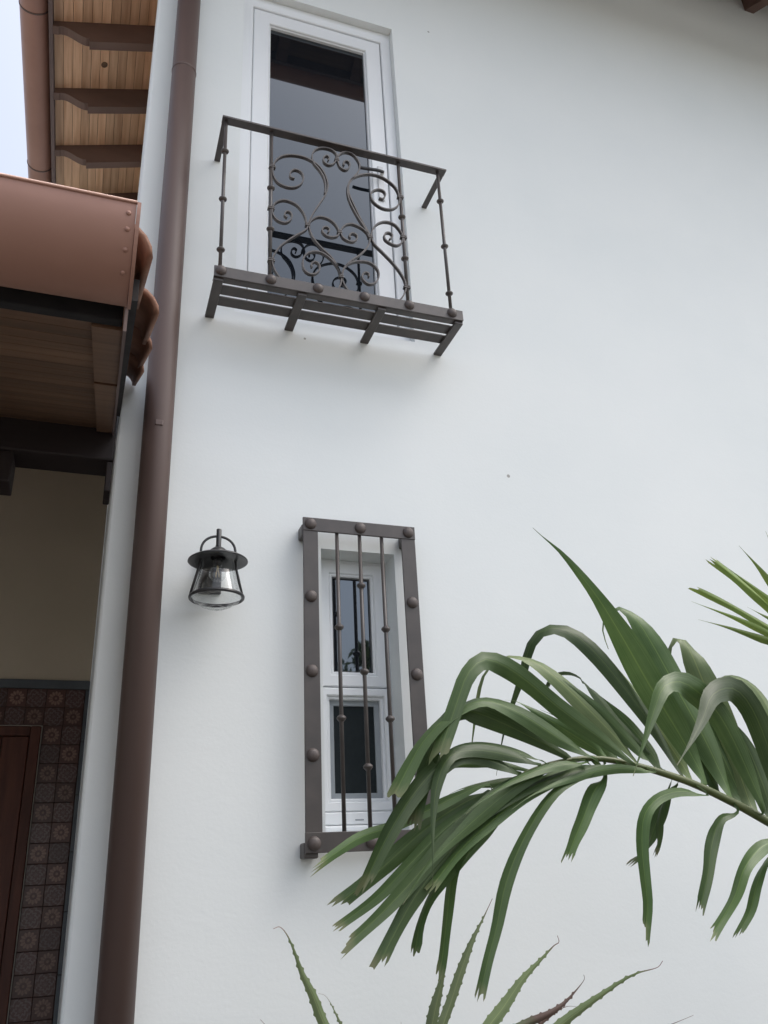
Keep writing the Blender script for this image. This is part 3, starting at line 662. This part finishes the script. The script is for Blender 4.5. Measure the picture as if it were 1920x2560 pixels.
for z in rz:
    inst(rv2, 'rivet', (xl-.001, GY+(-.0025 if z in (rz[0], rz[-1]) else .0005), z), gr); inst(rv2, 'rivet', (xr+.001, GY+(-.0025 if z in (rz[0], rz[-1]) else .0005), z), gr)
inst(rv2, 'rivet', ((xl+xr)/2, GY-.0025, rz[0]), gr); inst(rv2, 'rivet', ((xl+xr)/2, GY-.0025, rz[-1]), gr)
kb2, _ = MB().lathe([(.0085, -.015), (.011, -.013), (.019, -.004), (.0195, .002), (.017, .006), (.011, .011), (.0085, .013)], (0, 0, 0), 16).mesh('bar_knob', M['iron'], Vector((0, 0, 0)))
YG = GY+.014
for (t_, kn) in (((560, 285), [z2(580, 1215), z3(600, 455)]), ((783, 305), [z2(797, 805), z2(830, 1655), z3(862, 935)]), ((1000, 320), [z2(1040, 1235), z3(1082, 462)])):
    xb = at(*z2(*t_), YG).x
    o = MB().tube([(xb, YG, GZ0+.01), (xb, YG, GZ1-.01)], .0085, 12).build('grille_bar', M['iron'], gr)
    for q in kn: inst(kb2, 'bar_knob', (xb, YG, at(*q, YG).z), o)

# ------------------------------------------------------------------ wall lantern
LY = -.150
br = at(545, 1400, LY); LXc, LZ = br.x, br.z          # brim centre
ln = thing('wall_lantern', (LXc, 0, LZ-.25), 'black wall lantern with clear glass shade and bulb beside the downpipe', 'lantern')
BR = .118
bottom = at(543, 1494, LY).z
hgt = LZ-bottom
# back plate and arm
bp0 = MB(); bp0.box((LXc-.056, -.022, bottom+.060), (LXc+.036, -.0005, LZ+.075), .004); bp0.build('back_plate', M['lampmetal'], ln)
MB().tube(cr([(LXc, -.012, LZ+.035), (LXc, -.05, LZ+.052), (LXc, LY+.03, LZ+.070), (LXc, LY, LZ+.068)], 6), .008, 10).build('arm', M['lampmetal'], ln)
bm_ = MB(); bm_.lathe([(.034, .018), (.05, .012), (BR-.012, .004), (BR, -.004), (BR+.001, -.008), (BR-.004, -.0085), (.05, .004), (.03, .008)], (LXc, LY, LZ), 48)
bm_.build('brim', M['lampmetal'], ln)
MB().lathe([(.0105, .054), (.022, .050), (.034, .040), (.040, .026), (.041, .008)], (LXc, LY, LZ), 32).build('cap', M['lampmetal'], ln)
MB().lathe([(.0001, .134), (.0090, .1335), (.0106, .131), (.0106, .03)], (LXc, LY, LZ), 20).build('stem', M['lampmetal'], ln)
hr = .069
hoop = [(LXc+hr*math.cos(t), LY, LZ+.030+(.072)*math.sin(t)**.8) for t in [math.pi*i/20 for i in range(21)]]
ring_r = .104
hp = MB(); hp.tube([(LXc+ring_r, LY, bottom), (LXc+hr+.004, LY, LZ-.03), (LXc+hr, LY, LZ+.005)]+hoop+[(LXc-hr, LY, LZ+.005), (LXc-hr-.004, LY, LZ-.03), (LXc-ring_r, LY, bottom)], .0052, 10)
hp.build('hoop', M['lampmetal'], ln)
rg = MB(); rp_ = [(ring_r+.0055*math.cos(t), .007*math.sin(t)) for t in [2*math.pi*i/10 for i in range(11)]]
rg.lathe(rp_, (LXc, LY, bottom), 48); rg.build('bottom_ring', M['lampmetal'], ln)
gl = MB(); gl.lathe([(.060, LZ-bottom-.004), (.064, (LZ-bottom)*.8), (.078, (LZ-bottom)*.45), (.096, .012), (.099, 0)], (LXc, LY, bottom), 48)
gl.build('glass_shade', M['glass'], ln)
lens = [(.099, 0)]
for i in range(1, 33):
    t = i/32; lens.append((.099*(1-t)+.0002, -.040*math.sin(min(1, t*1.15)*math.pi/2)-.0035*(1-math.cos(t*math.pi*8))-(.016*max(0, (t-.86)/.14))))
gl = MB(); gl.lathe(lens, (LXc, LY, bottom), 48); gl.build('glass_lens', M['glass'], ln)
MB().lathe([(.0001, 0), (.018, 0), (.018, -.028), (.0001, -.028)], (LXc, LY, LZ+.004), 20).build('lamp_socket', M['lampmetal'], ln)
bc = LZ-.060
bl = [(.013, .036), (.014, .030)]+[(.0335*math.sin(a), .0335*math.cos(a)) for a in [R(25)+R(155)*i/14 for i in range(15)]]
bulb = MB().lathe(bl, (LXc, LY, bc), 28).build('bulb', M['glass'], ln)
fl = MB()
for i in range(4):
    a = math.pi*2*i/4+.5; fl.tube([(LXc+.005*math.cos(a), LY+.005*math.sin(a), bc+.018), (LXc+.009*math.cos(a), LY+.009*math.sin(a), bc-.012)], .0011, 6)
fl.tube([(LXc, LY, bc+.036), (LXc, LY, bc+.012)], .004, 8)
M['filament'] = noisy('pale filament', (0.72, 0.58, 0.36), (0.8, 0.66, 0.44), 10, .5, .4)
fl.build('filament', M['filament'], bulb)

# ------------------------------------------------------------------ leaves
def leaf_mesh(pts3, wpx_m, tip, tilt, fold, seed, n=26, teeth=0.0, curve_tilt=62, base_w=.34):
    rnd = random.Random(seed)
    P = resample(pts3, n); mb = MB(); vs = []; uvs = []; us = (-1, -.78, -.5, -.25, 0, .25, .5, .78, 1) if tip == 'jag' else (-1, -.5, 0, .5, 1)
    skew = rnd.uniform(-1, 1)
    T = [(P[min(i+1, n-1)]-P[max(i-1, 0)]).normalized() for i in range(n)]
    K = [0]*n
    L = sum((b-a).length for a, b in zip(P, P[1:]))
    for i in range(1, n-1): K[i] = T[i-1].angle(T[i+1], 0)/(2*L/(n-1))
    K[0] = K[1]; K[-1] = K[-2]
    for _ in range(3): K = [(K[max(i-1, 0)]+K[i]*2+K[min(i+1, n-1)])/4 for i in range(n)]
    ph = rnd.uniform(0, 6)
    for i in range(n):
        s = i/(n-1); t = T[i]; v = (P[i]-CAM).normalized()
        e = v.cross(t).normalized(); vp = (v-t*v.dot(t)).normalized()
        a = R(tilt+12*math.sin(ph+s*4)) + R(curve_tilt)*min(1, K[i]*.07)
        wd = e*math.cos(a)+vp*math.sin(a); nr = t.cross(wd)
        if nr.dot(v) > 0: nr = -nr
        sm = lambda q: max(0, min(1, q))**2*(3-2*max(0, min(1, q)))
        wid = base_w+(1-base_w)*sm(s/.35)
        if tip == 'point': wid *= 1-sm((s-.45)/.55)*.97
        elif tip == 'spear': wid *= (1-.55*sm((s-.35)/.4))*(1-.97*sm((s-.62)/.38))
        elif tip == 'agave': wid = (1.0-.25*s)*(1-sm((s-.55)/.45)*.93)
        else: wid *= 1-.28*sm((s-.55)/.45)
        h = wpx_m/2*wid*(1+.06*math.sin(ph*2+s*17))
        for j, u in enumerate(us):
            off = Vector()
            if tip == 'jag' and i >= n-3:
                k = (i-(n-3))/2; off = t*(min(L*.06, .022)*k*(rnd.uniform(-.55, .75)+(.35 if j % 2 else -.25)+skew*u*1.1))
            hh_ = h
            if teeth and abs(u) == 1 and i % 5 == (1 if u > 0 else 3) and s < .9: hh_ = h+teeth*rnd.uniform(.7, 1.2)
            vs.append(P[i]+wd*(u*hh_)+nr*(-abs(u)*h*fold+ .12*h*math.sin(ph+s*9)*u)+off); uvs.append((.5+u*.5, s))
    k = len(us); fs = [[i*k+j, i*k+j+1, (i+1)*k+j+1, (i+1)*k+j] for i in range(n-1) for j in range(k-1)]
    # tear slits near blunt tips
    if tip == 'jag':
        cut = rnd.choice((1, 2)); fs = [f for q, f in enumerate(fs)]
        for i in range(n-5, n): 
            pass
    return mb.add(vs, fs, True, uvs)
z4 = lambda a, b_: (780+.6872*a, 1300+.6872*b_)
palm = thing('palm_tree', (2.35, -1.35, 0), 'palm arching a drooping green frond in front of the white wall', 'palm')
PY = -1.32
rach = [(1900, 1240), (1780, 1165), (1659, 1098), (1540, 1032), (1400, 965), (1290, 925), (1150, 886), (1040, 868), (950, 872), (850, 893), (760, 930), (680, 980), (610, 1035), (560, 1085)]
crown = Vector((2.36, -1.36, 1.02))
rp3 = [at(*z4(a, b_), PY+.02*i/10) for i, (a, b_) in enumerate(rach)]
rp3 = [crown, crown.lerp(rp3[0], .5)+Vector((0, 0, .03))]+rp3
rc = resample(cr(rp3, 6), 60)
frond = MB().tube(rc, .0165, 8, scale=[1.5-1.28*(i/59)**.8 for i in range(60)]).build('frond', M['rachis'], palm)
LEAF = [ # points from stalk to tip, width in px of the close-up, depth of base and tip, tip form, tilt
 ([(1430,950),(1340,785),(1230,605),(1125,420),(1045,290),(965,185),(900,112),(845,66),(803,28)],112,-1.30,-1.22,'spear',12,'leaf'),
 ([(1530,1012),(1430,800),(1320,600),(1240,455),(1180,362),(1120,318),(1078,335),(1055,378),(1064,430),(1078,470)],112,-1.27,-1.10,'point',16,'leaf'),
 ([(1600,1045),(1540,880),(1470,705),(1410,555),(1375,475),(1340,426),(1308,440),(1292,500),(1300,590),(1340,700)],100,-1.26,-1.13,'point',6,'leafpale'),
 ([(1345,925),(1250,765),(1130,602),(1030,482),(950,412),(882,390),(822,412),(786,470),(768,550),(735,650),(700,760),(670,930)],80,-1.27,-1.08,'point',22,'leaf'),
 ([(1200,900),(1100,785),(1000,682),(900,585),(820,522),(740,492),(672,508),(622,562),(602,640),(590,740),(574,880)],80,-1.29,-1.14,'point',24,'leafpale'),
 ([(1180,892),(1050,795),(900,685),(780,585),(690,525),(622,508),(566,560),(532,650),(500,745),(465,845)],84,-1.33,-1.42,'jag',14,'leaf'),
 ([(1040,872),(900,795),(760,705),(640,656),(560,672),(482,722),(400,812),(350,900),(298,1002)],86,-1.33,-1.44,'jag',20,'leaf'),
 ([(940,866),(820,802),(700,742),(600,702),(530,694),(462,762),(420,870),(395,980),(368,1112)],88,-1.31,-1.40,'jag',18,'leaf'),
 ([(1230,850),(1120,745),(1050,655),(985,585),(925,562),(880,575),(860,610)],58,-1.24,-1.16,'jag',26,'leaf'),
 ([(1650,1065),(1590,925),(1530,795),(1470,692),(1400,622),(1340,588),(1280,606),(1245,692),(1210,802),(1168,932)],92,-1.34,-1.50,'point',14,'leaf'),
 ([(1720,1085),(1672,870),(1625,735),(1574,645),(1520,610),(1455,638),(1422,722),(1382,802),(1328,892)],92,-1.34,-1.52,'point',12,'leaf'),
 ([(1760,1000),(1690,760),(1640,650),(1588,592),(1522,573),(1472,586),(1448,622),(1440,680)],70,-1.26,-1.18,'jag',22,'leafpale'),
 ([(1480,990),(1400,830),(1310,665),(1225,540),(1180,480)],92,-1.25,-1.18,'point',18,'leaf'),
 ([(1580,1040),(1500,870),(1410,690),(1330,570)],98,-1.25,-1.20,'point',14,'leaf'),
 ([(1690,1110),(1640,960),(1570,800),(1480,680)],96,-1.28,-1.22,'point',10,'leaf'),
 ([(1290,925),(1200,800),(1100,690),(1010,610)],64,-1.25,-1.18,'point',26,'leaf'),
 ([(1140,885),(1030,800),(900,720),(830,690)],66,-1.24,-1.17,'point',26,'leaf'),
 ([(1800,1150),(1760,990),(1720,830),(1690,700)],90,-1.28,-1.22,'point',14,'leaf'),
 ([(1850,1190),(1830,1000),(1800,860)],90,-1.28,-1.22,'point',14,'leaf'),
 ([(850,885),(720,832),(620,816),(540,824),(490,846),(462,886),(448,945)],42,-1.33,-1.40,'point',24,'leaf'),
 ([(790,912),(680,887),(580,888),(505,902),(466,922)],42,-1.30,-1.28,'point',20,'leaf'),
 ([(830,935),(690,955),(570,970),(510,992),(470,1020)],40,-1.28,-1.24,'point',20,'leaf'),
 ([(760,850),(660,852),(540,842)],40,-1.20,-1.15,'jag',20,'leafpale'),
 ([(640,958),(520,1008),(430,1052),(300,1112),(180,1152),(100,1202),(22,1258)],52,-1.33,-1.40,'jag',14,'leaf'),
 ([(760,925),(640,872),(540,852),(450,905),(360,1010),(285,1130),(225,1250),(186,1335)],86,-1.36,-1.46,'jag',10,'leaf'),
 ([(640,985),(500,1060),(400,1135),(300,1225),(200,1315),(108,1388)],80,-1.31,-1.34,'jag',10,'leaf'),
 ([(660,1000),(500,1110),(360,1248),(235,1372),(88,1482)],62,-1.33,-1.37,'jag',10,'leaf'),
 ([(680,1005),(510,1150),(375,1302),(252,1432),(128,1545)],70,-1.35,-1.42,'jag',8,'leaf'),
 ([(700,1015),(570,1135),(455,1265),(372,1375),(302,1500),(248,1608)],80,-1.34,-1.40,'jag',8,'leaf'),
 ([(720,1020),(610,1150),(505,1272),(432,1372),(392,1470),(374,1572)],66,-1.30,-1.32,'jag',12,'leaf'),
 ([(830,890),(680,848),(570,838),(495,865),(455,960),(441,1080),(440,1190),(438,1325)],64,-1.36,-1.48,'point',8,'leaf'),
 ([(740,990),(620,1100),(545,1200),(508,1300),(490,1450),(474,1590),(462,1650)],66,-1.31,-1.30,'jag',12,'leaf'),
 ([(780,960),(640,1050),(480,1180),(400,1290)],60,-1.34,-1.38,'point',18,'leaf'),
 ([(860,900),(720,985),(560,1120),(420,1260),(330,1400)],66,-1.36,-1.42,'point',14,'leaf'),
 ([(1040,920),(960,942),(887,985),(820,1072),(750,1202),(702,1332),(672,1480),(640,1600),(614,1716)],58,-1.36,-1.46,'jag',12,'leaf'),
 ([(1062,925),(1025,990),(985,1090),(955,1160),(932,1222)],70,-1.34,-1.38,'jag',14,'leaf'),
 ([(1310,945),(1280,1020),(1245,1120),(1215,1195),(1160,1245)],62,-1.28,-1.22,'jag',22,'leaf'),
 ([(1440,1000),(1345,986),(1265,1008),(1212,1068),(1200,1170),(1211,1300),(1220,1400),(1213,1495)],58,-1.36,-1.44,'jag',14,'leaf'),
 ([(1545,1060),(1485,1090),(1455,1180),(1440,1290),(1412,1412)],54,-1.35,-1.42,'jag',14,'leaf'),
 ([(1720,1160),(1640,1186),(1575,1262),(1535,1375),(1458,1505)],64,-1.36,-1.44,'jag',12,'leaf'),
 ([(1760,1200),(1660,1236),(1620,1320),(1595,1420),(1556,1498)],46,-1.33,-1.36,'jag',14,'leaf'),
 ([(1180,900),(1000,905),(850,950),(720,1020),(600,1110),(500,1210)],58,-1.35,-1.38,'point',14,'leaf'),
 ([(1120,900),(950,915),(800,985),(660,1090),(540,1200),(430,1340)],64,-1.33,-1.38,'jag',10,'leaf'),
 ([(1060,890),(900,935),(760,1010),(640,1120),(560,1230)],58,-1.31,-1.33,'point',16,'leaf'),
 ([(1250,905),(1150,800),(1040,690),(940,600),(880,560),(840,570)],58,-1.30,-1.22,'point',20,'leaf'),
 ([(1390,955),(1290,800),(1190,650),(1100,530),(1030,465)],64,-1.25,-1.16,'point',18,'leafpale'),
 ([(1100,880),(980,800),(850,720),(750,662),(700,655)],60,-1.30,-1.24,'point',22,'leaf'),
 ([(1350,940),(1290,1000),(1265,1080),(1262,1170),(1250,1210)],40,-1.30,-1.26,'jag',22,'leaf'),
 ([(1250,915),(1100,905),(950,940),(820,990),(730,1050)],40,-1.36,-1.40,'point',14,'leaf'),
 ([(950,880),(820,915),(700,965),(600,1030),(520,1100)],46,-1.35,-1.38,'point',20,'leaf'),
 ([(1000,878),(860,900),(740,945),(640,1005),(560,1070)],46,-1.37,-1.40,'point',20,'leaf'),
]
for i, (pl, wd_, ya, yb, tip, tilt, mt_) in enumerate(LEAF):
    n_ = len(pl); p3 = [at(*z4(a, b_), ya+(yb-ya)*(k/(n_-1))**1.2) for k, (a, b_) in enumerate(pl)]
    nb = min(rc, key=lambda q: (q-p3[0]).length)
    if .008 < (nb-p3[0]).length < .08: p3 = [nb]+p3
    wm_ = px2m(wd_*.6872*(1.0 if i in (0, 1, 2, 9, 10) else .86 if i < 19 else .82), p3[n_//2])
    leaf_mesh(cr(p3, 6), wm_, tip, tilt*1.15+(i*37 % 23)-11, .24, 100+i).build('leaf', M[mt_], frond)
# the young upright frond at the right edge
yr = [crown, crown+Vector((.02, .02, .35)), at(*z4(1960, 760), -1.3), at(*z4(1900, 560), -1.28), at(*z4(1800, 430), -1.26), at(*z4(1755, 330), -1.25)]
rc2 = resample(cr(yr, 6), 40)
frond2 = MB().tube(rc2, .011, 8, scale=[1.4-1.1*(i/39) for i in range(40)]).build('frond', M['rachis'], palm)
tag(frond2, 'younger brighter green frond with narrow folded leaflets')
YL = [([(1800,430),(1720,300),(1640,190),(1553,93)],24),([(1840,480),(1700,345),(1580,240),(1465,150)],34),([(1850,490),(1720,340),(1600,240),(1490,158)],22),
      ([(1860,520),(1700,415),(1540,320),(1398,250)],26),([(1870,540),(1720,445),(1560,365),(1380,296)],20),([(1830,450),(1720,385),(1640,345),(1583,316)],18),
      ([(1890,560),(1740,460),(1640,432),(1520,392),(1405,362)],24),([(1790,420),(1730,260),(1690,140),(1650,40)],20)]
for i, (pl, wd_) in enumerate(YL):
    n_ = len(pl); p3 = [at(*z4(a, b_), -1.26-.03*(i % 3)+.05*k/(n_-1)) for k, (a, b_) in enumerate(pl)]
    leaf_mesh(cr(p3, 6), px2m(wd_*.6872*1.25, p3[1]), 'jag' if i in (1, 3) else 'point', 25, .5, 300+i, n=18, base_w=.6).build('leaf', M['leafyoung'], frond2)
# two fronds reaching away to the right, outside the picture
for q, (dx, dy, dz, dr) in enumerate(((.9, -.2, .9, -.5), (.7, .5, .5, -.6))):
    base = crown; arc = [base+Vector((dx*t, dy*t, dz*t+dr*t*t*1.2)) for t in [i/10 for i in range(11)]]
    fo = MB().tube(resample(arc, 30), .012, 8, scale=[1.4-1.2*i/29 for i in range(30)]).build('frond', M['rachis'], palm)
    for k in range(14):
        t = .25+.05*k; b0 = base+Vector((dx*t, dy*t, dz*t+dr*t*t*1.2))
        for sgn in (-1, 1):
            sd_ = Vector((-dy, dx, 0)).normalized()*sgn; fwd = Vector((dx, dy, 0)).normalized()
            p3 = [b0+sd_*(.5*u)+fwd*(.22*u)+Vector((0, 0, .22*u-.55*u*u)) for u in (0, .25, .5, .75, 1)]
            leaf_mesh(cr(p3, 4), .05, 'jag', 30, .2, 500+q*50+k*2+sgn, n=12).build('leaf', M['leaf'], fo)
tk = MB(); tk.tube([(2.40, -1.37, 0), (2.385, -1.365, .35), (2.37, -1.362, .7), (2.36, -1.36, 1.05)], .07, 14, scale=[1.25, 1.05, .9, .6])
for z in [.06*i for i in range(1, 15)]: tk.lathe([(.072, -.008), (.078, 0), (.072, .008)], (2.40-.04*z, -1.37+.01*z, z), 14)
tk.build('trunk', M['bark'], palm)

# ------------------------------------------------------------------ spiny bromeliad by the wall
z6 = lambda a, b_: (640+.7715*a, 2180+.7715*b_)
bc_ = at(*z6(540, 900), -.72)
brom = thing('spiny_bromeliad', (bc_.x, -.72, 0), 'spiny toothed bromeliad with reddish leaf tips below the palm frond', 'bromeliad')
MB().tube([(bc_.x, -.72, 0), (bc_.x+.01, -.72, .4), (bc_.x, -.72, bc_.z-.02)], .05, 12, scale=[1.2, .9, .7]).build('stem', M['bark'], brom)
BL = [([(330,700),(262,575),(215,480),(184,400),(150,330),(125,260),(102,206),(78,178),(56,184)],34,-.80,'bleaf'),
      ([(400,760),(320,590),(265,472),(238,418),(220,398),(202,394)],18,-.66,'bleaf'),
      ([(540,720),(560,560),(580,450),(600,365),(612,290),(622,200)],40,-.70,'bleaf'),
      ([(560,720),(600,520),(632,420),(668,310),(702,220),(737,148),(766,86)],34,-.62,'bleaf'),
      ([(620,740),(735,530),(800,440),(862,350),(922,285),(965,240),(982,228),(977,206)],38,-.78,'bleaf'),
      ([(640,700),(800,545),(880,492),(950,460),(1000,424),(1042,378),(1064,348),(1062,333)],34,-.70,'bleafred'),
      ([(660,760),(880,590),(990,495),(1062,440),(1132,390),(1192,350),(1242,326),(1300,310),(1318,288)],32,-.84,'bleaf'),
      ([(760,640),(880,530),(970,456),(1010,436),(1048,438)],16,-.66,'bleafred'),
      ([(700,780),(1000,620),(1200,550),(1340,496),(1380,480),(1418,464)],16,-.74,'bleafred'),
      ([(420,800),(200,620),(90,550),(40,505),(14,478)],18,-.70,'bleaf'),
      ([(500,780),(480,620),(472,540),(470,486)],16,-.60,'bleaf')]
for i, (pl, wd_, Y, mt_) in enumerate(BL):
    n_ = len(pl); p3 = [bc_]+[at(*z6(a, b_), -.72+(Y+.72)*(k+1)/n_) for k, (a, b_) in enumerate(pl)]
    leaf_mesh(cr(p3, 7), px2m(wd_*.7715*1.15, p3[2]), 'agave', 10, .45, 700+i, n=110, teeth=.0034, curve_tilt=25).build('leaf', M[mt_], brom)
for k in range(12):     # short lower leaves around the stem
    a = k*2.4; d = Vector((math.cos(a), math.sin(a)*.6, 0)); b0 = bc_-Vector((0, 0, .05+.03*(k % 4)))
    p3 = [b0, b0+d*.15+Vector((0, 0, .10)), b0+d*.30+Vector((0, 0, .08)), b0+d*.42+Vector((0, 0, -.04))]
    leaf_mesh(cr(p3, 6), .045, 'agave', 40, .4, 800+k, n=40, teeth=.004).build('leaf', M['bleaf'], brom)

# ------------------------------------------------------------------ garden tree that the window pane mirrors
tree = thing('garden_tree', (3.8, -9.0, 0), 'dark leafy garden tree mirrored in the small window pane', 'tree')
MB().tube(cr([(3.8, -9, 0), (3.85, -9.05, 1.5), (3.75, -9, 3.0), (3.8, -8.95, 4.4)], 5), .11, 10, scale=[1.2-.75*i/15 for i in range(16)]).build('trunk', M['bark'], tree)
rnd = random.Random(3); lv = MB(); blobs = [(Vector((3.8+rnd.uniform(-1.2, 1.2), -9+rnd.uniform(-1, 1), rnd.uniform(3.2, 4.9))), rnd.uniform(.35, .6)) for _ in range(18)]+[(Vector((3.45, -9, 5.2)), .3), (Vector((4.25, -9, 5.0)), .25)]
for c, r_ in blobs:
    for _ in range(150):
        d = Vector((rnd.gauss(0, 1), rnd.gauss(0, 1), rnd.gauss(0, 1))).normalized()*r_*rnd.random()**.4
        a = Vector((rnd.gauss(0, 1), rnd.gauss(0, 1), rnd.gauss(0, 1))).normalized(); b_ = a.orthogonal().normalized(); p = c+d
        lv.add([p-a*.09, p+b_*.03, p+a*.09, p-b_*.03], [[0, 1, 2, 3]], False, [(.5, 0), (1, .5), (.5, 1), (0, .5)])
tag(lv.build('crown', M['treeleaf'], tree), kind='stuff')
